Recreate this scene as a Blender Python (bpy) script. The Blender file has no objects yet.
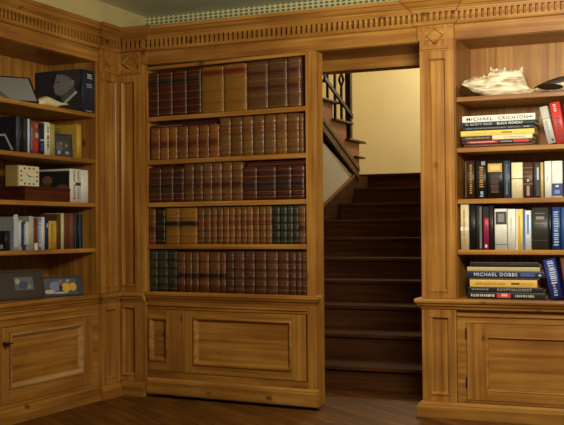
import bpy, bmesh, math, random
from mathutils import Vector, Matrix
random.seed(7)
PI = math.pi
C = bpy.context.scene.collection

# ------------------------------------------------------------------ materials
def lin(c):
    c = c/255.0
    return c/12.92 if c <= .04045 else ((c+.055)/1.055)**2.4
def rgb(r, g, b): return (lin(r), lin(g), lin(b), 1.0)
MATS = {}
def new_mat(name):
    m = bpy.data.materials.new(name); m.use_nodes = True
    nt = m.node_tree; b = nt.nodes['Principled BSDF']
    return m, nt, b
def plain(name, col, rough=.5, var=.12, scale=30, metallic=0, spec=.4):
    """procedural material: base colour with a fine noise variation"""
    key = (name, col, rough)
    if key in MATS: return MATS[key]
    m, nt, b = new_mat(name)
    tc = nt.nodes.new('ShaderNodeTexCoord'); n = nt.nodes.new('ShaderNodeTexNoise')
    n.inputs['Scale'].default_value = scale; n.inputs['Detail'].default_value = 4
    nt.links.new(tc.outputs['Object'], n.inputs['Vector'])
    cr = nt.nodes.new('ShaderNodeValToRGB')
    c = rgb(*col)
    cr.color_ramp.elements[0].position = .3; cr.color_ramp.elements[1].position = .7
    cr.color_ramp.elements[0].color = tuple(x*(1-var) for x in c[:3])+(1,)
    cr.color_ramp.elements[1].color = tuple(min(1, x*(1+var)) for x in c[:3])+(1,)
    nt.links.new(n.outputs['Fac'], cr.inputs['Fac'])
    nt.links.new(cr.outputs['Color'], b.inputs['Base Color'])
    b.inputs['Roughness'].default_value = rough; b.inputs['Metallic'].default_value = metallic
    b.inputs['Specular IOR Level'].default_value = spec
    MATS[key] = m
    return m
def wood(name, dark, mid, light, axis='z', rough=.38, knots=True, across=30, along=1.0, bump=.12):
    m, nt, b = new_mat(name); N = nt.nodes.new; L = nt.links.new
    tc = N('ShaderNodeTexCoord'); oi = N('ShaderNodeObjectInfo')
    off = N('ShaderNodeVectorMath'); off.operation = 'SCALE'
    cmb = N('ShaderNodeCombineXYZ')
    for i in range(3): L(oi.outputs['Random'], cmb.inputs[i])
    L(cmb.outputs[0], off.inputs[0]); off.inputs['Scale'].default_value = 11.3
    add = N('ShaderNodeVectorMath'); add.operation = 'ADD'
    L(tc.outputs['Object'], add.inputs[0]); L(off.outputs[0], add.inputs[1])
    mp = N('ShaderNodeMapping'); s = [across]*3; s['xyz'.index(axis)] = along
    mp.inputs['Scale'].default_value = s; L(add.outputs[0], mp.inputs['Vector'])
    # knots
    vm = N('ShaderNodeMapping'); s2 = [5.2]*3; s2['xyz'.index(axis)] = 3.4
    vm.inputs['Scale'].default_value = s2; L(add.outputs[0], vm.inputs['Vector'])
    vo = N('ShaderNodeTexVoronoi'); vo.inputs['Scale'].default_value = 1.0; L(vm.outputs[0], vo.inputs['Vector'])
    kn = N('ShaderNodeMapRange'); kn.inputs['From Min'].default_value = .05; kn.inputs['From Max'].default_value = .13
    kn.inputs['To Min'].default_value = 1; kn.inputs['To Max'].default_value = 0; L(vo.outputs['Distance'], kn.inputs['Value'])
    n1 = N('ShaderNodeTexNoise'); n1.inputs['Scale'].default_value = 1; n1.inputs['Detail'].default_value = 6
    n1.inputs['Distortion'].default_value = .25; L(mp.outputs[0], n1.inputs['Vector'])
    n2 = N('ShaderNodeTexNoise'); n2.inputs['Scale'].default_value = 2.2; n2.inputs['Detail'].default_value = 3
    L(add.outputs[0], n2.inputs['Vector'])
    mix = N('ShaderNodeMix'); mix.data_type = 'FLOAT'; mix.inputs[0].default_value = .35
    L(n1.outputs['Fac'], mix.inputs[2]); L(n2.outputs['Fac'], mix.inputs[3])
    cr = N('ShaderNodeValToRGB'); e = cr.color_ramp.elements
    e[0].position = .33; e[0].color = rgb(*dark); e[1].position = .64; e[1].color = rgb(*light)
    k = e.new(.48); k.color = rgb(*mid)
    L(mix.outputs[0], cr.inputs['Fac'])
    out = cr.outputs['Color']
    if knots:
        mc = N('ShaderNodeMix'); mc.data_type = 'RGBA'
        kf = N('ShaderNodeMath'); kf.operation = 'MULTIPLY'; kf.inputs[1].default_value = .75
        L(kn.outputs[0], kf.inputs[0]); L(kf.outputs[0], mc.inputs[0])
        L(out, mc.inputs[6]); mc.inputs[7].default_value = rgb(*[int(v*.45) for v in dark]); out = mc.outputs[2]
    L(out, b.inputs['Base Color'])
    b.inputs['Roughness'].default_value = rough; b.inputs['Specular IOR Level'].default_value = .35 if rough < .6 else .15
    bp = N('ShaderNodeBump'); bp.inputs['Strength'].default_value = bump; bp.inputs['Distance'].default_value = .004
    L(n1.outputs['Fac'], bp.inputs['Height']); L(bp.outputs[0], b.inputs['Normal'])
    return m
PD, PM, PL = (126, 77, 29), (158, 105, 42), (188, 136, 60)
pine_v = wood('waxed_pine_upright_grain', PD, PM, PL, 'z')
pine_h = wood('waxed_pine_level_grain', PD, PM, PL, 'x')
pine_y = wood('waxed_pine_deep_grain', PD, PM, PL, 'y')
pine_pale = wood('pale_unwaxed_pine', (150, 108, 60), (178, 136, 84), (200, 160, 104), 'x')
stair_wood = wood('dark_stair_wood', (58, 30, 12), (76, 42, 16), (94, 54, 22), 'x', rough=.85, knots=False)
stair_side = wood('brown_stringer_wood', (120, 74, 44), (140, 90, 56), (156, 104, 66), 'y', rough=.5, knots=False)
stair_skirt = wood('stair_skirting_wood', (50, 30, 12), (62, 38, 16), (74, 46, 22), 'y', rough=.6, knots=False)
stair_dark = wood('dark_moulded_wood', (58, 32, 14), (76, 44, 20), (94, 56, 28), 'y', rough=.4, knots=False)
iron = plain('dark_iron', (48, 34, 24), .5, .2, metallic=.3)
paper = plain('book_pages', (224, 208, 170), .8, .08, 120)
cream_wall = plain('cream_plaster', (232, 214, 160), .75, .03, 3)
grey_wall = plain('grey_beige_plaster', (186, 178, 160), .8, .04, 4)
upper_wall = plain('pale_yellow_plaster', (198, 178, 118), .8, .06, 9)
ceil_mat = plain('sage_green_ceiling_paint', (212, 212, 168), .85, .03, 3)

def floor_material():
    m, nt, b = new_mat('herringbone_parquet'); N = nt.nodes.new; L = nt.links.new
    tc = N('ShaderNodeTexCoord'); mp = N('ShaderNodeMapping'); mp.inputs['Rotation'].default_value = (0, 0, math.radians(38))
    L(tc.outputs['Object'], mp.inputs['Vector'])
    br = N('ShaderNodeTexBrick'); br.inputs['Scale'].default_value = 1.0
    br.inputs['Brick Width'].default_value = .55; br.inputs['Row Height'].default_value = .085
    br.inputs['Mortar Size'].default_value = .0025; br.offset = .37
    br.inputs['Color1'].default_value = rgb(96, 58, 20); br.inputs['Color2'].default_value = rgb(128, 80, 30)
    br.inputs['Mortar'].default_value = rgb(52, 28, 10)
    L(mp.outputs[0], br.inputs['Vector'])
    m2 = N('ShaderNodeMapping'); m2.inputs['Scale'].default_value = (2, 34, 1); L(mp.outputs[0], m2.inputs['Vector'])
    n = N('ShaderNodeTexNoise'); n.inputs['Scale'].default_value = 1; n.inputs['Detail'].default_value = 5; L(m2.outputs[0], n.inputs['Vector'])
    mx = N('ShaderNodeMix'); mx.data_type = 'RGBA'; mx.blend_type = 'MULTIPLY'; mx.inputs[0].default_value = .7
    cr = N('ShaderNodeValToRGB'); cr.color_ramp.elements[0].position = .35; cr.color_ramp.elements[0].color = (.45, .42, .38, 1)
    cr.color_ramp.elements[1].position = .65; cr.color_ramp.elements[1].color = (1, 1, 1, 1)
    L(n.outputs['Fac'], cr.inputs['Fac']); L(br.outputs['Color'], mx.inputs[6]); L(cr.outputs['Color'], mx.inputs[7])
    L(mx.outputs[2], b.inputs['Base Color']); b.inputs['Roughness'].default_value = .55
    b.inputs['Specular IOR Level'].default_value = .18
    return m
def check_wallpaper():
    m, nt, b = new_mat('houndstooth_wallpaper'); N = nt.nodes.new; L = nt.links.new
    tc = N('ShaderNodeTexCoord'); sp = N('ShaderNodeSeparateXYZ'); L(tc.outputs['Object'], sp.inputs[0])
    def sq(sock, freq, thr, ph=0.0):
        a = N('ShaderNodeMath'); a.operation = 'MULTIPLY_ADD'; a.inputs[1].default_value = freq; a.inputs[2].default_value = ph; L(sock, a.inputs[0])
        f = N('ShaderNodeMath'); f.operation = 'FRACT'; L(a.outputs[0], f.inputs[0])
        g = N('ShaderNodeMath'); g.operation = 'GREATER_THAN'; g.inputs[1].default_value = thr; L(f.outputs[0], g.inputs[0])
        return g.outputs[0]
    sx = sq(sp.outputs['X'], 1/.046, .42); sz = sq(sp.outputs['Z'], 1/.027, .40)
    mul = N('ShaderNodeMath'); mul.operation = 'MULTIPLY'; L(sx, mul.inputs[0]); L(sz, mul.inputs[1])
    hal = N('ShaderNodeMath'); hal.operation = 'ADD'; L(sx, hal.inputs[0]); L(sz, hal.inputs[1])
    sc = N('ShaderNodeMath'); sc.operation = 'MULTIPLY_ADD'; L(hal.outputs[0], sc.inputs[0]); sc.inputs[1].default_value = .12
    L(mul.outputs[0], sc.inputs[2])
    mx = N('ShaderNodeMix'); mx.data_type = 'RGBA'; mx.clamp_factor = True; L(sc.outputs[0], mx.inputs[0])
    mx.inputs[6].default_value = rgb(214, 206, 152); mx.inputs[7].default_value = rgb(108, 104, 64)
    L(mx.outputs[2], b.inputs['Base Color']); b.inputs['Roughness'].default_value = .85
    return m

# ------------------------------------------------------------------ mesh helpers
def BM(): return bmesh.new()
def box(bm, x0, x1, y0, y1, z0, z1, mi=0):
    if x0 > x1: x0, x1 = x1, x0
    if y0 > y1: y0, y1 = y1, y0
    v = [bm.verts.new(p) for p in ((x0, y0, z0), (x1, y0, z0), (x1, y1, z0), (x0, y1, z0), (x0, y0, z1), (x1, y0, z1), (x1, y1, z1), (x0, y1, z1))]
    for f in ((0, 3, 2, 1), (4, 5, 6, 7), (0, 1, 5, 4), (1, 2, 6, 5), (2, 3, 7, 6), (3, 0, 4, 7)):
        bm.faces.new([v[i] for i in f]).material_index = mi
def poly_prism(bm, pts, a, b, axis='y', mi=0):
    """pts 2-D polygon extruded between a and b along axis ('y': pts=(x,z); 'x': pts=(y,z); 'z': pts=(x,y))"""
    def P(p, t):
        return {'y': (p[0], t, p[1]), 'x': (t, p[0], p[1]), 'z': (p[0], p[1], t)}[axis]
    A = [bm.verts.new(P(p, a)) for p in pts]; B = [bm.verts.new(P(p, b)) for p in pts]; n = len(pts)
    fs = [bm.faces.new(A), bm.faces.new(B[::-1])]
    for i in range(n): fs.append(bm.faces.new((A[i], B[i], B[(i+1) % n], A[(i+1) % n])))
    for f in fs: f.material_index = mi
def tube(bm, p0, p1, r, n=8, r2=None):
    p0, p1 = Vector(p0), Vector(p1); d = (p1-p0).normalized()
    a = d.orthogonal().normalized(); b = d.cross(a); r2 = r if r2 is None else r2
    A = [bm.verts.new(p0+(a*math.cos(2*PI*i/n)+b*math.sin(2*PI*i/n))*r) for i in range(n)]
    B = [bm.verts.new(p1+(a*math.cos(2*PI*i/n)+b*math.sin(2*PI*i/n))*r2) for i in range(n)]
    bm.faces.new(A); bm.faces.new(B[::-1])
    for i in range(n): bm.faces.new((A[i], B[i], B[(i+1) % n], A[(i+1) % n]))
def lathe(bm, prof, n=16, axis='y', o=(0, 0, 0)):
    rings = []
    for r, t in prof:
        ring = []
        for i in range(n):
            c, s = math.cos(2*PI*i/n)*r, math.sin(2*PI*i/n)*r
            p = {'y': (c, t, s), 'z': (c, s, t), 'x': (t, c, s)}[axis]
            ring.append(bm.verts.new((p[0]+o[0], p[1]+o[1], p[2]+o[2])))
        rings.append(ring)
    for a, b in zip(rings, rings[1:]):
        for i in range(n): bm.faces.new((a[i], a[(i+1) % n], b[(i+1) % n], b[i]))
    bm.faces.new(rings[0]); bm.faces.new(rings[-1][::-1])
def obj(name, bm, mats, parent=None, bevel=0, smooth=False, loc=None):
    bmesh.ops.recalc_face_normals(bm, faces=bm.faces)
    me = bpy.data.meshes.new(name); bm.to_mesh(me); bm.free()
    for m in (mats if isinstance(mats, (list, tuple)) else [mats]): me.materials.append(m)
    o = bpy.data.objects.new(name, me); C.objects.link(o)
    if parent: o.parent = parent
    if loc: o.location = loc
    if bevel:
        md = o.modifiers.new('bevel', 'BEVEL'); md.width = bevel; md.segments = 2; md.limit_method = 'ANGLE'; md.angle_limit = math.radians(40)
    if smooth:
        for p in me.polygons: p.use_smooth = True
    return o
def tag(o, label=None, cat=None, group=None, kind=None):
    if label: o['label'] = label
    if cat: o['category'] = cat
    if group: o['group'] = group
    if kind: o['kind'] = kind
    return o
def thing(name, label, cat, loc=(0, 0, 0), rotz=0, group=None, lean=0, tilt=0):
    o = bpy.data.objects.new(name, None); C.objects.link(o); o.empty_display_size = .05
    o.location = loc; o.rotation_euler = (tilt, lean, rotz)
    return tag(o, label, cat, group)
def struct(name, bm, m, label=None, bevel=0):
    return tag(obj(name, bm, m, bevel=bevel), label, None, None, 'structure')
def sweep(bm, path, prof, i0=0, i1=None, side=1):
    """sweep a profile [(out, z)...] along an open 2-D path with mitred corners; 'out' is to the right of travel * side"""
    n = len(path); i1 = n-1 if i1 is None else i1
    P = [Vector(p) for p in path]; offs = []
    for i in range(n):
        def nrm(a, b):
            d = (b-a).normalized(); return Vector((d.y, -d.x))*side
        if i == 0: m = nrm(P[0], P[1])
        elif i == n-1: m = nrm(P[-2], P[-1])
        else:
            a, b = nrm(P[i-1], P[i]), nrm(P[i], P[i+1]); m = (a+b); m = m/(1+a.dot(b))
        offs.append(m)
    rings = []
    for i in range(i0, i1+1):
        rings.append([bm.verts.new((P[i].x+offs[i].x*o, P[i].y+offs[i].y*o, z)) for o, z in prof])
    k = len(prof)
    for a, b in zip(rings, rings[1:]):
        for j in range(k): bm.faces.new((a[j], a[(j+1) % k], b[(j+1) % k], b[j]))
    bm.faces.new(rings[0]); bm.faces.new(rings[-1][::-1])
def frame_rect(bm, x0, x1, z0, z1, w, y0, y1, wt=None, wb=None, mi=0):
    """picture frame in the xz plane: outer rect, member widths w (sides), wt top, wb bottom, from y0 (front) to y1 (back)"""
    wt = w if wt is None else wt; wb = w if wb is None else wb
    box(bm, x0, x0+w, y0, y1, z0, z1, mi); box(bm, x1-w, x1, y0, y1, z0, z1, mi)
    box(bm, x0+w, x1-w, y0, y1, z1-wt, z1, mi); box(bm, x0+w, x1-w, y0, y1, z0, z0+wb, mi)
def moulding(bm, x0, x1, z0, z1, w, yf, rise, drop):
    """mitred panel moulding: high outer bead sloping inward to the recessed panel"""
    o = [(x0, z0), (x1, z0), (x1, z1), (x0, z1)]; sg = [(1, 1), (-1, 1), (-1, -1), (1, -1)]
    rings = []
    for d, y in ((0, yf+.001), (0, yf-rise), (w*.35, yf-rise), (w*.55, yf-rise*.2), (w, yf+drop)):
        rings.append([bm.verts.new((p[0]+s[0]*d, y, p[1]+s[1]*d)) for p, s in zip(o, sg)])
    for a, b in zip(rings, rings[1:]):
        for i in range(4): bm.faces.new((a[i], a[(i+1) % 4], b[(i+1) % 4], b[i]))

# ------------------------------------------------------------------ layout constants
X0 = -4.478          # front plane of the left bookcase (also the left wall above it)
HX = -4.212           # hinge of the bookcase door
DOOR = math.radians(-4.7376)
H90 = PI/2
class Unit:
    def __init__(s, ox, oy, rz): s.ox, s.oy, s.rz = ox, oy, rz
    def loc(s, u, w, z):
        c, n = math.cos(s.rz), math.sin(s.rz)
        return (s.ox+u*c-w*n, s.oy+u*n+w*c, z)
LEFT = Unit(X0, 0, H90); RIGHT = Unit(0, 0, 0); DR = Unit(HX, 0, DOOR)

# ------------------------------------------------------------------ the setting
bm = BM(); box(bm, -5.8, 2.6, -8.2, 7.4, -.06, 0); struct('floor', bm, floor_material(), 'dark brown wooden parquet floor')
bm = BM(); box(bm, -5.2, 2.6, -8.2, .6, 3.07, 3.15); struct('ceiling', bm, ceil_mat, 'sage green painted ceiling')
bm = BM(); box(bm, X0-.1, X0-.005, -8.2, .45, 2.62, 3.07); box(bm, X0-.62, X0-.50, -8.2, .62, 0, 3.07)
struct('wall_left', bm, upper_wall, 'pale yellow wall above the left bookcase')
bm = BM(); box(bm, X0-.5, 2.6, .45, .60, 2.60, 3.07)
struct('wall_back', bm, check_wallpaper(), 'green and cream houndstooth papered wall above the cornice')
bm = BM(); box(bm, X0-.5, -4.36, .48, .60, 0, 2.60); box(bm, -1.99, 2.6, .48, .60, 0, 2.60)
struct('wall_back_lower', bm, grey_wall).name = 'wall_back.001'
bm = BM(); box(bm, -4.36, -1.99, .45, .60, 2.505, 2.598); box(bm, -4.36, -1.99, .031, .45, 2.590, 2.612)
struct('trim_1', bm, pine_h, 'dark wooden lintel and soffit over the stair opening')

# cornice (crown, slotted band and frieze) running round both walls, breaking forward over the pilasters
PATH = [(X0, -2.7), (X0, -.285), (X0+.03, -.285), (X0+.03, -.03), (-4.20, -.03), (-4.20, 0), (-2.005, 0), (-2.005, -.03), (-1.752, -.03), (-1.752, 0), (.7, 0)]
CROWN = [(-.03, 2.79), (.034, 2.79), (.036, 2.80), (.045, 2.803), (.048, 2.812), (.058, 2.818), (.072, 2.832), (.080, 2.846), (.092, 2.850), (.096, 2.862), (.096, 2.874), (-.10, 2.874)]
FRZ = [(-.029, 2.592), (0, 2.592), (0, 2.690), (.010, 2.692), (.022, 2.697), (.022, 2.705), (.010, 2.706), (.006, 2.71), (-.016, 2.712), (-.016, 2.789), (-.029, 2.79)]
def cornice(name, i0, i1, label):
    bm = BM(); sweep(bm, PATH, CROWN, i0, i1); sweep(bm, PATH, FRZ, i0, i1)
    for i in range(i0, i1):
        a, b = Vector(PATH[i]), Vector(PATH[i+1]); L = (b-a).length; d = (b-a)/L; nn = Vector((d.y, -d.x))
        if L < .05: continue
        ea = .0; eb = .0
        if i == 3: ea = -.0
        n = max(1, round((L)/.040)); p = L/n
        for k in range(n):
            s = (k+.5)*p; w = p*.50
            q0 = a+d*(s-w/2); q1 = a+d*(s+w/2)
            pts = [q0-nn*.018, q1-nn*.018, q1+nn*.026, q0+nn*.026]
            poly_prism(bm, [(v.x, v.y) for v in pts], 2.716, 2.780, 'z')
    # rails above and below the slots
    sweep(bm, PATH, [(-.018, 2.703), (.027, 2.703), (.027, 2.718), (-.018, 2.718)], i0, i1)
    sweep(bm, PATH, [(-.018, 2.778), (.027, 2.778), (.030, 2.7905), (-.018, 2.7905)], i0, i1)
    return struct(name, bm, pine_h if i0 else pine_cornice_left, label)
pine_cornice_left = wood('waxed_pine_cornice_grain', PD, PM, PL, 'y')
cornice('trim_2', 0, 3, 'slotted pine cornice over the left bookcase')
cornice('trim_3', 3, 10, 'slotted pine cornice along the back wall')

# ------------------------------------------------------------------ pilasters
def diamond_block(parent, u0, u1, yf, z0=2.545, z1=2.69):
    bm = BM(); box(bm, u0, u1, yf+.012, yf+.03, z0, z1)
    frame_rect(bm, u0, u1, z0, z1, .018, yf-.006, yf+.014, .012, .012)
    cx, cz = (u0+u1)/2, (z0+z1)/2; rx, rz = (u1-u0)*.40, (z1-z0)*.42
    outer = [(cx-rx, cz), (cx, cz-rz), (cx+rx, cz), (cx, cz+rz)]
    A = [bm.verts.new((p[0], yf+.013, p[1])) for p in outer]
    B = [bm.verts.new((cx+(p[0]-cx)*.86, yf-.010, cz+(p[1]-cz)*.86)) for p in outer]
    D = [bm.verts.new((cx+(p[0]-cx)*.66, yf+.004, cz+(p[1]-cz)*.70)) for p in outer]
    for r1, r2 in ((A, B), (B, D)):
        for i in range(4): bm.faces.new((r1[i], r1[(i+1) % 4], r2[(i+1) % 4], r2[i]))
    bm.faces.new(D)
    obj('diamond_block', bm, pine_v, parent)
    bm = BM(); box(bm, u0-.008, u1+.008, yf-.016, yf+.02, z0-.022, z0-.002); box(bm, u0-.002, u1+.002, yf-.008, yf+.02, z0-.032, z0-.022)
    obj('neck_moulding', bm, pine_h, parent, bevel=.003)
def panelled_shaft(name, parent, u0, u1, p0, p1, z0, z1, yf, back, mb=.045, mt=.045, mat=None):
    """face with a recessed panel between p0 and p1"""
    bm = BM()
    box(bm, u0, p0, yf, back, z0, z1); box(bm, p1, u1, yf, back, z0, z1)
    box(bm, p0, p1, yf, back, z0, z0+mb); box(bm, p0, p1, yf, back, z1-mt, z1)
    box(bm, p0-.005, p1+.005, yf+.016, max(back, yf+.024), z0+mb-.01, z1-mt+.01)
    moulding(bm, p0-.001, p1+.001, z0+mb-.001, z1-mt+.001, .022, yf, .006, .0165)
    return obj(name, bm, mat or pine_v, parent)
# corner pilaster on the back wall
t = thing('pilaster', 'panelled pine pilaster in the corner, left of the leather-bound book wall', 'pilaster', (0, 0, 0))
CU0, CU1 = X0+.032, -4.216
panelled_shaft('shaft', t, CU0, CU1, -4.425, -4.295, .812, 2.513, -.03, .02)
diamond_block(t, CU0, CU1-.03, -.03)
bm = BM(); box(bm, CU1-.03, CU1, -.03, .02, 2.513, 2.59); obj('stile', bm, pine_v, t)
panelled_shaft('pedestal', t, CU0, CU1, -4.425, -4.295, .116, .742, -.034, .02)
bm = BM(); sweep(bm, [(X0+.060, -.034), (-4.216, -.034)], [(0, .735), (.006, .735), (.010, .748), (.022, .758), (.026, .772), (.034, .780), (.034, .806), (.028, .811), (-.02, .811), (-.02, .735)], side=1)
obj('capping', bm, pine_h, t)
bm = BM(); sweep(bm, [(X0+.052, -.034), (-4.216, -.034)], [(-.02, 0), (.024, 0), (.024, .086), (.018, .094), (.018, .102), (.006, .116), (-.02, .116)], side=1)
obj('plinth', bm, pine_h, t)

# ------------------------------------------------------------------ panelled cupboard door
def cupboard_door(parent, x0, x1, z0, z1, p0, p1, q0, q1, yf=-.0, knob=None, hinges=(), label=None, name='door', rise=.011, mmat=None):
    bm = BM()
    box(bm, x0, p0, yf, yf+.025, z0, z1, 1); box(bm, p1, x1, yf, yf+.025, z0, z1, 1)
    box(bm, p0, p1, yf, yf+.025, z0, q0); box(bm, p0, p1, yf, yf+.025, q1, z1)
    box(bm, p0-.004, p1+.004, yf+.014, yf+.024, q0-.004, q1+.004)
    d = obj(name, bm, [pine_h, pine_v], parent, bevel=.002)
    bm = BM(); moulding(bm, p0-.002, p1+.002, q0-.002, q1+.002, .034 if rise > .005 else .016, yf-.0005, rise, .0145)
    obj('panel_moulding', bm, mmat or pine_h, d)
    if knob:
        bm = BM(); lathe(bm, [(.016, yf), (.016, yf-.004), (.006, yf-.006), (.006, yf-.020), (.014, yf-.026), (.016, yf-.034), (.010, yf-.042), (.002, yf-.044)], 14, 'y', (knob[0], 0, knob[1]))
        box(bm, knob[0]-.004, knob[0]+.05, yf-.036, yf-.026, knob[1]-.005, knob[1]+.005)
        obj('handle', bm, iron, d, smooth=False)
    for hz in hinges:
        bm = BM(); tube(bm, (x0-.004, yf-.004, hz-.035), (x0-.004, yf-.004, hz+.035), .006)
        obj('hinge', bm, iron, d)
    return d

LEDGE = [(-.40, .735), (0, .735), (.006, .740), (.010, .752), (.024, .762), (.028, .775), (.040, .782), (.044, .796), (.040, .810), (-.40, .810)]
PLINTH = [(-.40, 0), (.034, 0), (.034, .072), (.026, .080), (.026, .088), (.008, .106), (-.40, .106)]

# ------------------------------------------------------------------ left bookcase
lb = thing('bookcase', 'open pine bookcase built in along the left wall with a cupboard below', 'bookcase', (X0, 0, 0), H90)
bm = BM(); box(bm, -2.7, -.29, .45, .48, .0, 2.60); obj('back_panel', bm, pine_v, lb)
bm = BM(); box(bm, -.300, -.262, .002, .45, .81, 2.59); obj('side_panel', bm, pine_v, lb)
bm = BM(); box(bm, -2.7, -.262, .030, .45, 2.590, 2.61); obj('top_panel', bm, pine_h, lb)
for z in (2.19, 1.838, 1.505, 1.16):
    bm = BM(); box(bm, -2.7, -.301, .006, .449, z-.032, z); obj('shelf', bm, pine_h, lb, bevel=.006)
bm = BM(); sweep(bm, [(-2.7, -.0), (-.28, -.0), (-.28, -.03), (-.036, -.03)], LEDGE, side=1)
obj('ledge', bm, pine_h, lb)
bm = BM(); sweep(bm, [(-2.7, -.0), (-.28, -.0), (-.28, -.03), (-.030, -.03)], PLINTH, side=1)
obj('plinth', bm, pine_h, lb)
bm = BM()
box(bm, -2.7, -.28, -.002, .03, .652, .734); box(bm, -2.7, -.28, -.012, 0, .700, .712)
box(bm, -2.7, -.28, -.002, .03, .107, .130); box(bm, -.362, -.28, -.002, .03, .130, .652)
obj('face_frame', bm, pine_h, lb, bevel=.002)
cupboard_door(lb, -1.445, -.366, .133, .648, -1.335, -.500, .235, .600, -.004, knob=(-1.392, .541), mmat=pine_pale)
cupboard_door(lb, -2.53, -1.450, .133, .648, -2.42, -1.585, .235, .600, -.004)
pl = panelled_shaft('pilaster', lb, -.285, -.031, -.235, -.070, .812, 2.513, -.03, .0)
diamond_block(pl, -.285+.03, -.036, -.03)
bm = BM(); box(bm, -.285, -.255, -.03, 0, 2.513, 2.591); obj('stile', bm, pine_v, pl)
panelled_shaft('pedestal', pl, -.285, -.035, -.235, -.075, .107, .734, -.034, .0)

# ------------------------------------------------------------------ right bookcase
rb = thing('bookcase', 'open pine bookcase right of the stair opening with a cupboard below', 'bookcase', (0, 0, 0), 0)
bm = BM(); box(bm, -1.762, .7, .45, .478, .0, 2.60); obj('back_panel', bm, pine_v, rb)
bm = BM(); box(bm, -1.990, -1.962, .0, .478, .0, 2.59); box(bm, -1.776, -1.748, .0, .45, .81, 2.59); obj('side_panel', bm, pine_v, rb)
bm = BM(); box(bm, -1.748, .7, .030, .45, 2.590, 2.61); obj('top_panel', bm, pine_h, rb)
for z in (2.19, 1.842, 1.49, 1.143):
    bm = BM(); box(bm, -1.747, .7, .006, .449, z-.034, z); obj('shelf', bm, pine_h, rb, bevel=.006)
bm = BM(); sweep(bm, [(-1.993, .44), (-1.993, -.03), (.7, -.03)], LEDGE, side=1)
bm2 = None
obj('ledge', bm, pine_h, rb)
bm = BM(); sweep(bm, [(-1.993, .47), (-1.993, -.03), (.7, -.03)], [(o if o > 0 else -.1, z) for o, z in PLINTH], side=1)
obj('plinth', bm, pine_h, rb)
bm = BM()
box(bm, -1.755, .7, .002, .03, .646, .734); box(bm, -1.755, .7, -.010, .005, .690, .702)
box(bm, -1.755, .7, .002, .03, .107, .123); box(bm, -1.755, -1.692, .002, .03, .123, .646)
obj('face_frame', bm, pine_h, rb, bevel=.002)
cupboard_door(rb, -1.688, -.640, .125, .643, -1.553, -.775, .192, .556, -.002, hinges=(.575, .24), rise=.002)
cupboard_door(rb, -.636, .40, .125, .643, -.50, .27, .192, .556, -.002)
pr = panelled_shaft('pilaster', rb, -1.992, -1.752, -1.935, -1.805, .812, 2.513, -.03, .0)
diamond_block(pr, -1.992+.02, -1.752-.045, -.03)
bm = BM(); box(bm, -1.992, -1.972, -.03, 0, 2.513, 2.591); obj('stile', bm, pine_v, pr); bm = BM(); box(bm, -1.797, -1.752, -.03, 0, 2.513, 2.591); obj('stile', bm, pine_v, pr)
panelled_shaft('pedestal', pr, -1.992, -1.752, -1.932, -1.797, .107, .734, -.034, .0)

# ------------------------------------------------------------------ hidden door: swinging bookcase
DW = 1.468; DD = .145
db = thing('bookcase_door', 'pine bookcase door full of leather-bound books swung open on its left edge', 'bookcase door', (HX, 0, 0), DOOR)
bm = BM(); box(bm, .004, DW-.03, DD-.012, DD, .03, 2.565); obj('back_panel', bm, pine_v, db)
bm = BM(); box(bm, 1.400, DW, -.0, .03, .14, 2.57); box(bm, DW-.028, DW, .03, DD, .03, 2.57); obj('side_panel', bm, pine_v, db, bevel=.003)
bm = BM(); box(bm, -.004, .002, .0, DD-.012, .81, 2.57); obj('hinge_stile', bm, pine_v, db)
bm = BM(); box(bm, .002, 1.402, .0, DD-.012, 2.545, 2.57); box(bm, .002, 1.402, -.006, .008, 2.550, 2.560); obj('top_rail', bm, pine_h, db)
DZ = (2.178, 1.840, 1.508, 1.184)
for z in DZ:
    bm = BM(); box(bm, .003, 1.401, .004, DD-.013, z-.036, z); obj('shelf', bm, pine_h, db, bevel=.005)
bm = BM(); sweep(bm, [(.004, -.0), (DW, -.0), (DW, .03)], [(-.028, .745), (0, .745), (.004, .752), (.010, .765), (.022, .772), (.026, .784), (.034, .790), (.034, .812), (.028, .818), (-.028, .818)], side=1)
box(bm, .004, DW-.03, .02, DD-.013, .79, .818); obj('ledge', bm, pine_h, db)
bm = BM(); sweep(bm, [(.004, -.0), (DW, -.0), (DW, .03)], [(-.028, .03), (.022, .03), (.022, .118), (.016, .124), (.016, .134), (.004, .150), (-.028, .150)], side=1)
obj('plinth', bm, pine_h, db)
bm = BM(); box(bm, .004, 1.402, .002, .028, .682, .745); box(bm, .004, 1.402, -.008, .004, .705, .716); box(bm, .004, 1.402, .002, .028, .150, .200)
obj('face_frame', bm, pine_h, db, bevel=.002)
cupboard_door(db, .004, .322, .204, .678, .02, .19, .282, .615, 0, name='fixed_panel')
cupboard_door(db, .328, 1.384, .204, .678, .436, 1.274, .272, .628, -.003)
for hz in (2.3, 1.3, .4):
    pass

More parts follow.
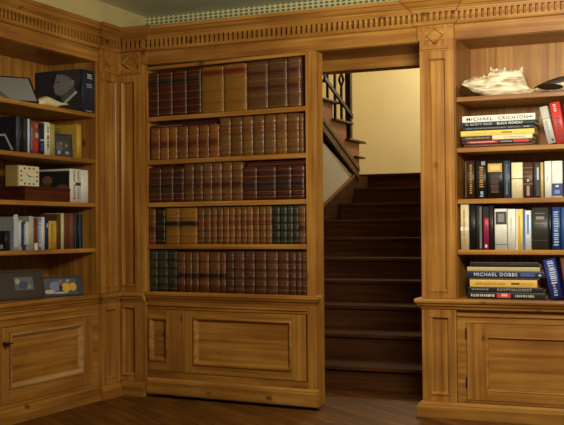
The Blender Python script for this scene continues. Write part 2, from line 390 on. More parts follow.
# ------------------------------------------------------------------ books
LEATH = {}
def leather(col): return plain('leather', col, .42, .28, 60)
GILT = plain('gilt', (160, 118, 58), .35, .1, 60, metallic=.5)
def cover_mesh(w, d, h, bulge, zs, mats_idx, ribs=(), t=.003, nseg=8):
    """U-shaped cover: rounded spine facing -y plus two boards; zs = level list, mats_idx per interval"""
    bm = BM(); rings = []
    def ring(z, extra):
        pts = [(-w/2, d), (-w/2, bulge)]
        for i in range(1, nseg):
            a = PI*i/nseg
            pts.append((-w/2*math.cos(a), bulge-(bulge+extra)*math.sin(a)**.8))
        pts += [(w/2, bulge), (w/2, d), (w/2-t, d), (w/2-t, bulge+t), (-w/2+t, bulge+t), (-w/2+t, d)]
        return [bm.verts.new((x, y, z)) for x, y in pts]
    lv = []
    for i, z in enumerate(zs[:-1]):
        lv.append((z, 0, mats_idx[i]))
    lv.append((zs[-1], 0, mats_idx[-1]))
    out = []
    for z, e, m in lv: out.append((z, e, m))
    for rz in ribs:
        out += [(rz-.005, 0, None), (rz-.002, .0035, None), (rz+.002, .0035, None), (rz+.005, 0, None)]
    out.sort(key=lambda q: q[0])
    prev = None; cm = mats_idx[0]
    for z, e, m in out:
        if prev is not None and z-prev[0] < 1e-5: continue
        r = ring(z, e); n = len(r)
        if prev is not None:
            for i in range(n):
                f = bm.faces.new((prev[1][i], prev[1][(i+1) % n], r[(i+1) % n], r[i]))
                f.material_index = cm if 1 <= i <= nseg else 0
                if 1 <= i <= nseg: f.smooth = True
        else: bm.faces.new(r)
        if m is not None: cm = m
        prev = (z, r)
    bm.faces.new(prev[1][::-1])
    return bm
def law_book(unit, u0, u1, z, h, style, label, group, w0=.014, depth=.108):
    """leather volume: col, ribs, bands [(z0,z1,colour)], gilt lines (fractions of height)"""
    w = u1-u0; col, nrib, bands, gilts = style
    j = random.uniform(.86, 1.14); c = tuple(max(8, min(255, int(v*j))) for v in col)
    w0 = w0+random.uniform(0, .006)
    r = thing('leather_book', label, 'book', unit.loc((u0+u1)/2, w0, z), unit.rz, group)
    b = min(.013, w*.28)
    zs = [0]; mi = [0]
    for g in sorted(gilts):
        zs += [g*h-.0012, g*h+.0012]; mi += [1, 0]
    zs.append(h)
    ribs = [h*(k+1)/(nrib+1) for k in range(nrib)]
    obj('cover', cover_mesh(w-.0012, depth, h, b, zs, mi, ribs), [leather(c), GILT], r)
    bm = BM(); box(bm, -w/2+.004, w/2-.004, b+.004, depth-.003, .003, h-.004); obj('pages', bm, paper, r)
    for a, e, bc in bands:
        bm = cover_mesh(w-.0008, b+.004, (e-a)*h, b, [0, (e-a)*h*.1, (e-a)*h*.14, (e-a)*h*.86, (e-a)*h*.9, (e-a)*h], [0, 1, 0, 1, 0, 0], t=.001)
        o = obj('spine_label', bm, [leather(bc), GILT], r, loc=(0, -.0042, a*h))
    return r
def L_(a, b, c): return (a, b, c)
OX = ((70, 30, 18), 5, [(.70, .82, (28, 30, 24))], [.06, .2, .36, .52, .66, .86, .95])
TAN = ((146, 98, 34), 3, [(.80, .92, (96, 30, 16))], [.04, .75, .96])
BRN = ((92, 60, 32), 3, [(.70, .80, (70, 26, 16)), (.38, .50, (70, 28, 18))], [.05, .3, .6, .92])
CAR = ((124, 76, 32), 4, [(.38, .58, (92, 40, 20))], [.08, .26, .70, .90])
CAL = ((108, 72, 34), 4, [(.60, .74, (104, 56, 26))], [.10, .35, .85])
DKR = ((68, 34, 24), 5, [(.38, .54, (30, 26, 22))], [.10, .25, .7, .9])
RUS = ((104, 66, 36), 4, [(.36, .50, (70, 28, 16))], [.1, .25, .65, .88])
GRN = ((44, 46, 34), 4, [], [.08, .3, .5, .7, .92])
BLK = ((40, 34, 24), 4, [], [.1, .5, .9])
TBK = ((160, 108, 40), 3, [(.50, .64, (30, 24, 18))], [.08, .3, .8, .94])
NBR = ((116, 74, 36), 4, [(.52, .66, (108, 48, 26))], [.1, .3, .85])
CHB = ((112, 66, 34), 4, [(.36, .48, (30, 22, 18))], [.2, .58, .72, .88])
MAR = ((84, 50, 30), 4, [], [.1, .3, .5, .7, .9])
A = [-.007, .103, .231, .362, .493, .696, .899, 1.078, 1.241, 1.351]
B = [.020, .111, .196, .275, .372, .468, .563, .656, .758, .858, .950, 1.044, 1.143, 1.235, 1.335, 1.371]
Cc = [.003, .121, .235, .330, .423, .504, .591, .676, .766, .858, .980, 1.140, 1.268, 1.374]
D_ = [.004, .064, .154, .289, .452, .517, .576, .629, .683, .738, .788, .840, .892, .947, .999, 1.054, 1.106, 1.171, 1.229, 1.280, 1.327, 1.384]
E_ = [.004, .080, .175, .262, .340, .406, .465, .558, .654, .707, .777, .868, .958, 1.055, 1.151, 1.242, 1.302, 1.348, 1.396]
def row(edges, z, styles, heights, labels, groups):
    for i in range(len(edges)-1):
        law_book(DR, max(edges[i], .003)+.0006, min(edges[i+1], 1.400)-.0006, z, heights[i], styles[i], labels[i], groups[i])
S1, S2, S3, S4, S5 = 'top shelf', 'second shelf', 'third shelf', 'fourth shelf', 'bottom shelf'
row(A, DZ[0]+.0002, [OX]*4+[TAN]*2+[BRN]*3, [.346, .348, .350, .352, .352, .354, .356, .360, .362],
    ['oxblood leather volume with a black spine label, top shelf of the bookcase door']*4 +
    ['wide tan leather volume with a dark red label, left one of the pair', 'wide tan leather volume with a dark red label, right one of the pair'] +
    ['wide dark brown volume with red bands, next to the tan pair', 'wide dark brown volume with red bands, second from the top right end', 'dark brown banded volume at the top right end of the bookcase door'],
    ['oxblood volumes on the top shelf of the bookcase door']*4+[None]*5)
row(B, DZ[1]+.0002, [CAR]*7+[CAL]*8, [.250]*7+[.293]*7+[.288],
    ['short chestnut and tan volume on the second shelf beneath flat-lying books']*7+['tall worn calf volume on the right half of the second shelf']*7+['thin dark volume at the right end of the second shelf'],
    ['short chestnut volumes on the second shelf']*7+['tall calf volumes on the second shelf']*7+[None])
row(Cc, DZ[2]+.0002, [DKR]*3+[RUS]*6+[DKR]*4, [.272]*3+[.291]*6+[.250]*4,
    ['dark red volume with a black band at the left end of the third shelf']*3+['brown volume with dark red band in the middle of the third shelf']*6+['short dark red volume on the right of the third shelf beneath flat-lying books']*4,
    ['dark red volumes left on the third shelf']*3+['brown volumes in the middle of the third shelf']*6+['short dark red volumes right on the third shelf']*4)
row(D_, DZ[3]+.0002, [RUS, BLK, TBK, TBK]+[NBR]*12+[GRN]*4+[RUS], [.278]*21,
    ['brown volume at the left end of the fourth shelf', 'black leather volume left of the wide tan volumes, fourth shelf', 'wide tan volume beside the black one, fourth shelf', 'wide golden tan volume with a black label, fourth shelf']+
    ['narrow brown volume with reddish label, fourth shelf of the bookcase door']*12+['dark green-black volume near the right end of the fourth shelf']*4+['narrow brown volume at the right end of the fourth shelf'],
    [None]*4+['narrow brown volumes on the fourth shelf']*12+['dark green volumes on the fourth shelf']*4+[None])
row(E_, .8185, [GRN]*3+[CHB]*6+[MAR]*9, [.318]*3+[.306]*6+[.312]*9,
    ['dark green leather volume at the left end of the bottom shelf']*3+['chestnut volume with a black label band, bottom shelf of the bookcase door']*6+['maroon-brown ribbed volume, right half of the bottom shelf']*9,
    ['dark green volumes on the bottom shelf']*3+['chestnut volumes with black labels on the bottom shelf']*6+['maroon volumes on the bottom shelf']*9)

def flat_book(unit, u0, u1, z0, z1, col, label, w0=.02, depth=.17, group=None, name='book', bands=(), marks=(), texts=(), skew=0, board=.0022, pages_col=None):
    """book lying flat, spine towards -y; bands = [(fx0,fx1,fz0,fz1,colour)] on the spine"""
    w, h = u1-u0, z1-z0-.0006
    r = thing(name, label, 'book', unit.loc((u0+u1)/2, w0, z0+.0003), unit.rz+skew, group)
    bm = BM(); n = 5; pts = [(depth, 0), (.004, 0)]
    pts = [(depth, 0), (.003, 0), (0, h*.2), (-.0005, h*.5), (0, h*.8), (.003, h), (depth, h), (depth, h-board), (.005, h-board), (.005, board), (depth, board)]
    poly_prism(bm, pts, -w/2, w/2, 'x'); obj('cover', bm, plain('cloth_cover', col, .45, .08, 40), r)
    bm = BM(); box(bm, -w/2+.004, w/2-.004, .0052, depth-.005, board, h-board); obj('pages', bm, pages_col or paper, r)
    yy = -.0016
    for q, (fx0, fx1, fz0, fz1, c) in enumerate(bands):
        bm = BM(); box(bm, -w/2+fx0*w, -w/2+fx1*w, yy-q*.0003, .003, fz0*h, fz1*h); obj('spine_band', bm, plain('printed_band', c, .5, .05), r)
    for fx0, fx1, fz0, fz1, c in marks: mark_row(r, -w/2+fx0*w, -w/2+fx1*w, fz0*h, fz1*h, yy-.0014, c)
    for s, fx0, fx1, fz0, fz1, c in texts: lettering(r, s, -w/2+fx0*w, -w/2+fx1*w, fz0*h, fz1*h, yy-.0014, c)
    return r
def mark_row(parent, x0, x1, z0, z1, y, col, vertical=False):
    """illegibly small printed marks"""
    bm = BM(); rnd = random.Random(int(abs(x0*9973)+abs(z0*7919)+abs(x1*31)))
    if not vertical:
        s = z1-z0; x = x0
        while x < x1-.2*s:
            k = rnd.uniform(.3, .7)*s; k = min(k, x1-x)
            box(bm, x, x+k, y, y+.001, z0+rnd.uniform(0, .15)*s, z1-rnd.uniform(0, .15)*s); x += k+rnd.uniform(.2, .45)*s
    else:
        s = x1-x0; z = z0; q = min(s, .022)
        while z < z1-.2*q:
            k = rnd.uniform(.25, .5)*q; k = min(k, z1-z)
            box(bm, x0+rnd.uniform(0, .15)*s, x1-rnd.uniform(0, .15)*s, y, y+.001, z, z+k); z += k+rnd.uniform(.15, .4)*q
    return obj('title_lettering', bm, plain('printed_ink', col, .5, .03), parent)
def lettering(parent, s, x0, x1, z0, z1, y, col, vertical=False, plane='xz'):
    cu = bpy.data.curves.new('title_lettering', 'FONT'); cu.body = s; cu.size = 1; cu.extrude = 0.0
    cu.space_character = 1.15; cu.offset = .012
    tmp = bpy.data.objects.new('tmp', cu); C.objects.link(tmp)
    bpy.context.view_layer.update()
    me = bpy.data.meshes.new_from_object(tmp.evaluated_get(bpy.context.evaluated_depsgraph_get()))
    bpy.data.objects.remove(tmp, do_unlink=True)
    xs = [v.co.x for v in me.vertices]; ys = [v.co.y for v in me.vertices]
    ax, bx, ay, by = min(xs), max(xs), min(ys), max(ys)
    for v in me.vertices:
        a, b = (v.co.x-ax)/(bx-ax), (v.co.y-ay)/(by-ay)
        if vertical: v.co = Vector((x0+b*(x1-x0), y, z1-a*(z1-z0)))
        else: v.co = Vector((x0+a*(x1-x0), y, z0+b*(z1-z0)))
    me.materials.clear(); me.materials.append(plain('printed_ink', col, .5, .03))
    o = bpy.data.objects.new('title_lettering', me); C.objects.link(o); o.parent = parent
    return o
def upright_book(unit, u0, u1, z, h, col, label, w0=.02, depth=.16, group=None, name='book', bands=(), marks=(), texts=(), lean=0, bulge=None, pages_mat=None):
    w = u1-u0-.0012; b = min(.006, w*.12) if bulge is None else bulge
    r = thing(name, label, 'book', unit.loc((u0+u1)/2, w0, z+.0003), unit.rz, group, lean=lean)
    obj('cover', cover_mesh(w, depth, h, b, [0, h], [0, 0], t=.0025), plain('cloth_cover', col, .42, .06, 40), r)
    bm = BM(); box(bm, -w/2+.0032, w/2-.0032, b+.004, depth-.005, .003, h-.004); obj('pages', bm, pages_mat or paper, r)
    yy = -.0008
    for q, (fx0, fx1, fz0, fz1, c) in enumerate(bands):
        bm = BM(); box(bm, -w/2+fx0*w, -w/2+fx1*w, yy-q*.0003, b+.001, fz0*h, fz1*h); obj('spine_band', bm, plain('printed_band', c, .45, .05), r)
    for fx0, fx1, fz0, fz1, c in marks: mark_row(r, -w/2+fx0*w, -w/2+fx1*w, fz0*h, fz1*h, yy-.0022, c, True)
    for s, fx0, fx1, fz0, fz1, c in texts: lettering(r, s, -w/2+fx0*w, -w/2+fx1*w, fz0*h, fz1*h, yy-.0022, c, True)
    return r
def lettering_cover(parent, polys, w, depth, h, left=True, names=None):
    """flat printed shapes on the left-hand cover board: s 0..1 from fore-edge to spine, t 0..1 upward"""
    for nm, pts, col, lay in polys:
        bm = BM(); x = -w/2-.0006*(lay+1)
        poly_prism(bm, [(depth*(1-s), t*h) for s, t in pts], x, x+.0005, 'x')
        obj(nm, bm, plain('printed_cover', col, .4, .12, 50), parent)

# books lying flat on top of the short volumes inside the bookcase door
flat_book(DR, .03, .62, DZ[1]+.252, DZ[1]+.272, (70, 30, 20), 'dark red leather book lying flat on the short chestnut volumes', pages_col=leather((90,60,34)), depth=.095, w0=.024, marks=[(.1, .5, .3, .7, (150, 110, 60))])
flat_book(DR, .10, .65, DZ[1]+.272, DZ[1]+.286, (60, 26, 18), 'thin dark book lying on top of the flat dark red one', pages_col=leather((90,60,34)), depth=.095, w0=.024)
flat_book(DR, .90, 1.38, DZ[2]+.2525, DZ[2]+.270, (88, 36, 24), 'dark red leather book lying flat on the short dark red volumes', depth=.095, w0=.024)
flat_book(DR, .89, 1.37, DZ[2]+.270, DZ[2]+.282, (70, 30, 20), 'thin dark red book topmost on the flat pair, third shelf', depth=.095, w0=.024)

# ---- right bookcase
W_, K_ = (238, 234, 220), (26, 28, 34)
z = 1.8425
flat_book(RIGHT, -1.70, -1.235, z, z+.020, (86, 34, 22), 'thin reddish-brown book at the bottom of the second shelf stack', marks=[(.1, .9, .3, .7, (140, 90, 50))])
flat_book(RIGHT, -1.71, -1.240, z+.020, z+.046, (40, 26, 22), 'dark book with red title panels, second from bottom of the stack', bands=[(.07, .52, .15, .85, (176, 36, 28)), (.74, .96, .15, .9, (190, 44, 34))], marks=[(.12, .48, .35, .65, (230, 190, 150)), (.56, .72, .3, .6, (200, 180, 150))])
flat_book(RIGHT, -1.715, -1.235, z+.046, z+.076, (232, 216, 168), 'cream book with a dark left half, under the yellow one', bands=[(0, .44, .02, .98, (44, 36, 30))], marks=[(.06, .4, .35, .65, (170, 150, 110)), (.6, .9, .4, .6, (150, 120, 80))])
flat_book(RIGHT, -1.720, -1.222, z+.076, z+.112, (232, 200, 92), 'yellow hardcover lying in the middle of the stack', marks=[(.1, .5, .42, .58, (204, 170, 80))], bands=[(.56, .70, .35, .65, (170, 110, 40))])
flat_book(RIGHT, -1.705, -1.225, z+.112, z+.140, K_, 'black hardcover with faint spaced grey title, above the yellow one', marks=[(.05, .62, .35, .7, (120, 124, 130)), (.64, .80, .35, .7, (120, 124, 130)), (.86, .94, .4, .65, (210, 206, 196))])
flat_book(RIGHT, -1.712, -1.218, z+.140, z+.170, (30, 32, 38), 'black hardcover titled BLACK MONDAY under the white one', texts=[('R. SCOTT REISS', .06, .42, .25, .75, (190, 192, 190)), ('BLACK MONDAY', .49, .84, .22, .80, (236, 234, 226))])
flat_book(RIGHT, -1.708, -1.215, z+.170, z+.214, (240, 236, 222), 'white hardcover lettered MICHAEL CRICHTON, topmost of its stack', depth=.18, texts=[('MICHAEL', .06, .42, .24, .72, (60, 44, 34)), ('CRICHTON', .50, .90, .24, .72, (60, 44, 34))], bands=[(.91, .965, .4, .6, (70, 60, 50))])
# leaning books right of the stack
def leaner(u_bot, th, z, h, lean, col, label, **k):
    # lean in radians; top tips to the left, resting on its lower left edge
    w = th; r = upright_book(RIGHT, u_bot, u_bot+th, z, h, col, label, lean=-lean, **k)
    r.location = Vector((u_bot+w/2*math.cos(lean), r.location.y, z+.0005+w/2*math.sin(lean)))
    return r
leaner(-1.135, .054, 1.842, .252, .22, (204, 198, 184), 'grey and white book leaning against the MICHAEL CRICHTON stack', marks=[(.25, .6, .12, .62, (150, 146, 136))], bands=[(.0, 1, .68, .69, (90, 86, 80)), (.55, .85, .05, .12, (50, 44, 40))])
leaner(-1.078, .068, 1.842, .275, .17, (204, 62, 52), 'red paperback with vertical title leaning right of the grey one', texts=[('RULE OF LAW', .3, .75, .08, .62, (96, 20, 18))] if 0 else (), marks=[(.28, .72, .08, .62, (110, 22, 20)), (.3, .6, .78, .95, (240, 200, 190))])
leaner(-1.004, .075, 1.842, .262, .10, (150, 148, 104), 'olive green book leaning at the right of the second shelf')
# third shelf
z = 1.4902
T3 = [(-1.697, -1.629, .262, (56, 34, 18), 'dark brown book with gold lettering at the left end of the row', dict(marks=[(.5, .8, .14, .9, (176, 136, 62))], bands=[(.1, .16, .03, .97, (130, 96, 44))])),
      (-1.621, -1.547, .258, (30, 26, 24), 'black book with gold and white patterned spine, second in the row', dict(marks=[(.35, .75, .3, .85, (170, 130, 62)), (.4, .75, .05, .22, (170, 180, 200))], bands=[(.55, .9, .88, .98, (150, 150, 150))])),
      (-1.543, -1.434, .256, (30, 24, 20), 'thick black book with a golden oval near its top', dict(marks=[(.2, .75, .15, .62, (84, 62, 46))], bands=[(.06, .94, .70, .92, (214, 160, 76)), (.2, .8, .75, .87, (240, 200, 120))])),
      (-1.432, -1.386, .252, (62, 68, 78), 'slate grey book right of the one with a golden oval', dict(marks=[(.35, .7, .1, .9, (120, 128, 138))])),
      (-1.379, -1.303, .238, (240, 226, 180), 'cream book with a thin dark line across its spine', dict(bands=[(.0, 1, .535, .555, (90, 80, 60))], marks=[(.3, .38, .1, .45, (222, 206, 156))])),
      (-1.299, -1.235, .236, (82, 50, 40), 'reddish-brown book with ribbed upper spine', dict(bands=[(0, 1, .84, .855, (150, 116, 90)), (0, 1, .72, .735, (150, 116, 90)), (0, 1, .6, .615, (150, 116, 90)), (0, 1, .38, .40, (150, 116, 90)), (.4, .6, .46, .52, (214, 196, 170)), (.35, .65, .06, .34, (150, 140, 120))])),
      (-1.231, -1.187, .236, (74, 60, 52), 'brown-grey book with a dark central title strip', dict(bands=[(.35, .95, .05, .95, (44, 50, 64)), (.5, .8, .5, .85, (176, 190, 206))])),
      (-1.186, -1.167, .234, (206, 180, 110), 'thin yellowish book between the dark strip book and the white one', {}),
      (-1.160, -1.114, .240, (248, 244, 230), 'plain white book with a small thin mark', dict(bands=[(.35, .45, .45, .58, (120, 110, 90))])),
      (-1.112, -1.043, .240, (244, 240, 226), 'white book with a blue lower spine', dict(bands=[(0, 1, .04, .38, (44, 60, 112)), (.35, .65, .28, .33, (210, 215, 230)), (.25, .75, .1, .2, (120, 140, 190))])),
      (-1.038, -.975, .235, (34, 32, 36), 'dark book right of the white and blue spine', {}), (-.972, -.90, .24, (120, 40, 34), 'dark red book at the far right of the third shelf', {})]
for u0, u1, h, c, lab, k in T3: upright_book(RIGHT, u0, u1, z, h, c, lab, **k)
z = 1.1432
T4 = [(-1.729, -1.671, .309, (222, 206, 160), 'tall cream book at the left end of the fourth shelf', dict(marks=[(.3, .6, .1, .9, (190, 150, 100))], bands=[(0, 1, .42, .5, (240, 236, 224))])),
      (-1.669, -1.624, .306, (24, 24, 26), 'tall black book beside the cream one', {}),
      (-1.622, -1.579, .300, (46, 42, 40), 'black and grey book left of the magenta one', dict(bands=[(.6, .95, .03, .97, (120, 112, 104))])),
      (-1.572, -1.534, .292, (150, 40, 80), 'magenta book with a black top', dict(bands=[(0, 1, .74, 1, (34, 30, 34)), (.4, .75, .58, .68, (226, 110, 50)), (.3, .7, .05, .12, (236, 210, 210))])),
      (-1.532, -1.503, .300, (40, 32, 28), 'thin dark brown book right of the magenta one', {}),
      (-1.496, -1.412, .276, (232, 228, 214), 'thick white book with a dark photo band near its top', dict(bands=[(.1, .98, .62, .93, (70, 66, 64)), (.3, .8, .68, .88, (140, 136, 130)), (0, 1, .12, .13, (60, 60, 60))])),
      (-1.408, -1.354, .274, (242, 238, 224), 'plain off-white book left of the yellow spine', dict(marks=[(.3, .6, .2, .8, (224, 216, 190))])),
      (-1.350, -1.305, .272, (240, 214, 120), 'pale yellow book between two white ones', dict(marks=[(.35, .65, .15, .85, (214, 170, 60))], bands=[(0, .15, 0, 1, (246, 240, 220))])),
      (-1.300, -1.251, .262, (238, 236, 230), 'white book with a blue edge stripe', dict(bands=[(0, .22, 0, 1, (70, 110, 190)), (.4, .75, .4, .9, (120, 150, 210))])),
      (-1.247, -1.136, .280, (54, 52, 48), 'thick charcoal book with a framed title near the top', dict(bands=[(.0, 1, .22, .225, (110, 104, 96)), (.2, .8, .86, .87, (170, 160, 140)), (.2, .8, .62, .63, (170, 160, 140)), (.25, .75, .72, .79, (150, 140, 122))])),
      (-1.134, -1.120, .280, (16, 16, 18), 'thin black book right of the thick charcoal one', {}),
      (-1.116, -1.059, .282, (40, 62, 118), 'blue book with pale patterned spine', dict(marks=[(.2, .8, .1, .9, (160, 184, 220))])),
      (-1.056, -1.0, .280, (54, 84, 150), 'plain mid-blue book right of the patterned blue one', {})]
for u0, u1, h, c, lab, k in T4: upright_book(RIGHT, u0, u1, z, h, c, lab, **k)
z = .8108
flat_book(RIGHT, -1.680, -1.165, z, z+.046, (28, 24, 24), 'black book with a red patch, lowest of the ledge stack', marks=[(.04, .36, .3, .72, (210, 204, 190)), (.62, .88, .3, .68, (190, 184, 140))], bands=[(.38, .56, .2, .85, (206, 60, 44)), (.44, .52, .4, .8, (238, 170, 140))])
flat_book(RIGHT, -1.680, -1.180, z+.046, z+.080, (26, 24, 22), 'black book titled EGYPTOLOGIST near the bottom of the ledge stack', texts=[('EGYPTOLOGIST', .40, .86, .26, .76, (176, 168, 142))], marks=[(.05, .28, .35, .75, (140, 136, 124))])
flat_book(RIGHT, -1.668, -1.215, z+.080, z+.130, (226, 184, 92), 'golden yellow book in the middle of the ledge stack', marks=[(.08, .54, .32, .62, (176, 124, 44)), (.74, .94, .34, .6, (200, 150, 60))], bands=[(.62, .74, .35, .62, (120, 70, 30))])
flat_book(RIGHT, -1.672, -1.20, z+.130, z+.142, (96, 60, 30), 'thin brown book under the MICHAEL DOBBS book')
flat_book(RIGHT, -1.690, -1.168, z+.142, z+.187, (30, 40, 66), 'navy book lettered MICHAEL DOBBS in the ledge stack', texts=[('MICHAEL DOBBS', .10, .66, .26, .78, (206, 214, 224))], bands=[(.70, .88, .25, .75, (70, 90, 150)), (.93, .96, .3, .6, (200, 200, 200))])
flat_book(RIGHT, -1.685, -1.196, z+.187, z+.216, (196, 178, 120), 'thin cream book near the top of the ledge stack')
flat_book(RIGHT, -1.665, -1.205, z+.216, z+.250, (38, 30, 24), 'dark brown book topmost of the ledge stack', depth=.15, marks=[(.3, .8, .4, .6, (80, 64, 50))])
leaner(-1.128, .080, .811, .268, .19, (34, 56, 120), 'royal blue book leaning against the ledge stack', marks=[(.3, .85, .38, .95, (196, 206, 232)), (.35, .7, .08, .3, (150, 160, 200))], bands=[(.42, .6, .3, .36, (200, 160, 80))])
leaner(-1.030, .095, .811, .278, .13, (110, 66, 40), 'brown book with a photo spine leaning behind the blue one', bands=[(.3, 1, .5, .95, (170, 140, 110)), (.5, 1, .1, .35, (70, 100, 170))])

# conch shell and dark shell on the top shelf of the right bookcase
def conch():
    r = thing('conch_shell', 'large cream conch shell with spikes on the top right shelf', 'shell', (-1.500, .12, 2.190), 0)
    # outline read along the shell: (x, z_bottom, z_top, half depth), a flaring lip on the left and a spire on the right
    S = [(456, 78.5, 76.0, .006), (459, 82, 74.6, .02), (463, 85, 73.4, .04), (467, 87.5, 72.4, .055), (471, 89.5, 71.6, .07), (475, 91, 71.2, .08), (479, 92.3, 71.4, .088), (483, 93, 72.4, .094), (486, 93, 65.6, .098), (489, 93, 65.0, .10), (492, 93, 66.2, .10), (495, 93, 65.4, .10), (498, 93, 66.4, .098), (501, 93, 65.2, .096), (504, 93, 66.6, .092), (507, 92.9, 66.8, .088), (510, 92.8, 67.8, .08), (513, 92.7, 67.2, .072), (516, 92.5, 67.6, .06), (519, 92.3, 75.0, .046), (522, 92, 84.2, .032), (525, 91.2, 87.2, .018), (529, 90.2, 88.4, .006)]
    bm = BM(); rings = []; n = 64; sc_ = .0068
    for k, (px, yb, yt, hy) in enumerate(S):
        x = (px-490)*sc_; zb, zt = (93-yb)*sc_+.001, (93-yt)*sc_+.001; ring = []
        for i in range(n):
            a = 2*PI*i/n; s_ = math.sin(a); c_ = math.cos(a)
            fl = .09*math.sin(a*13+k*.35)*(1-abs(s_))+.04*math.sin(a*7-k*.8)
            y = -c_*abs(c_)**-.25*hy*(1+fl) if abs(c_) > .02 else 0
            zz = (zb+zt)/2+s_*(zt-zb)/2*(1+.05*math.sin(k*2.1)*(s_ > .2))
            ring.append(bm.verts.new((x+.004+.006*math.sin(a*3)*(1-k/len(S))-.008*max(0, c_)*(.5-s_), y, max(zz, .0008))))
        rings.append(ring)
    for a, b in zip(rings, rings[1:]):
        for i in range(n): bm.faces.new((a[i], a[(i+1) % n], b[(i+1) % n], b[i]))
    bm.faces.new(rings[0]); bm.faces.new(rings[-1][::-1])
    for px, yt, rr, dx, yy in ((486, 62.6, .030, -.006, -.02), (493, 65.4, .028, -.003, -.05), (501, 65.0, .030, .0, -.05), (508, 67.0, .024, .004, -.05), (518, 64.8, .034, .012, -.02), (512, 67.6, .022, .006, -.06), (497, 69.5, .024, 0, -.085), (489, 69.5, .024, -.01, -.085), (505, 71, .022, .004, -.085), (480, 71, .020, -.006, -.05)):
        x = (px-490)*sc_; zt = (93-yt)*sc_
        tube(bm, (x-dx*2.4, yy*.3, zt-.060), (x, yy, zt), rr, 9, .004)
    m, nt, b = new_mat('cream_shell'); N = nt.nodes.new; L = nt.links.new
    tc = N('ShaderNodeTexCoord'); mp = N('ShaderNodeMapping'); mp.inputs['Scale'].default_value = (9, 14, 34); mp.inputs['Rotation'].default_value = (0, .5, 0)
    L(tc.outputs['Object'], mp.inputs['Vector']); nz = N('ShaderNodeTexNoise'); nz.inputs['Scale'].default_value = 1; nz.inputs['Detail'].default_value = 6; L(mp.outputs[0], nz.inputs['Vector'])
    cr = N('ShaderNodeValToRGB'); cr.color_ramp.elements[0].position = .36; cr.color_ramp.elements[0].color = rgb(176, 142, 100)
    cr.color_ramp.elements[1].position = .56; cr.color_ramp.elements[1].color = rgb(246, 234, 200)
    L(nz.outputs['Fac'], cr.inputs['Fac']); L(cr.outputs[0], b.inputs['Base Color']); b.inputs['Roughness'].default_value = .55
    bp = N('ShaderNodeBump'); bp.inputs['Strength'].default_value = .8; bp.inputs['Distance'].default_value = .012; L(nz.outputs['Fac'], bp.inputs['Height']); L(bp.outputs[0], b.inputs['Normal'])
    obj('shell_body', bm, m, r, smooth=True)
    bm = BM(); pts = [(-.21, .085), (-.185, .072), (-.145, .040), (-.10, .016), (-.11, .004), (-.16, .003), (-.20, .020), (-.222, .052)]
    poly_prism(bm, pts, -.100, -.02, 'y'); obj('aperture', bm, plain('shaded_aperture', (56, 32, 12), .9, .2, spec=.1), r)  # shade inside the hollow is put into this plug's dark brown
conch()
def dark_shell():
    r = thing('sea_shell', 'dark pointed shell with a speckled cream band at the top right', 'shell', (-1.03, .08, 2.1905), 0)
    bm = BM(); rings = []; n = 20
    for k in range(17):
        s = k/16; x = -.20+.42*s
        rz = .062*math.sin(PI*min(1, s*.92+.03))**.75+.003; ry = rz*1.1
        rings.append([bm.verts.new((x, math.cos(2*PI*i/n)*ry, .064*(.25+.75*s)+.016+math.sin(2*PI*i/n)*rz*.82)) for i in range(n)])
    zmin = min(v.co.z for rr in rings for v in rr)
    for rr in rings:
        for v in rr: v.co.z -= zmin
    for a, b in zip(rings, rings[1:]):
        for i in range(n):
            f = bm.faces.new((a[i], a[(i+1) % n], b[(i+1) % n], b[i])); s = i/n
            f.material_index = 1 if (.48 < s < .80) else 0
    bm.faces.new(rings[0]); bm.faces.new(rings[-1][::-1])
    obj('shell_body', bm, [plain('dark_shell', (64, 52, 46), .35, .3, 25), plain('speckled_shell', (206, 190, 150), .5, .4, 90)], r, smooth=True)
    bm = BM(); pts = [(-.155+.075*math.cos(2*PI*i/16), .030+.018*math.sin(2*PI*i/16)) for i in range(16)]
    pts = [(-.085+.085*math.cos(2*PI*i/18), .034+.018*math.sin(2*PI*i/18)-.06*(.085*math.cos(2*PI*i/18))) for i in range(18)]
    poly_prism(bm, pts, -.074, -.03, 'y'); obj('aperture', bm, plain('shell_opening', (34, 22, 14), .9, .2, spec=.1), r)
    bm = BM(); tube(bm, (-.165, -.03, .012), (-.10, -.03, .018), .004, 8, .012); obj('siphon', bm, plain('shell_tail', (150, 110, 70), .5, .2), r)
dark_shell()

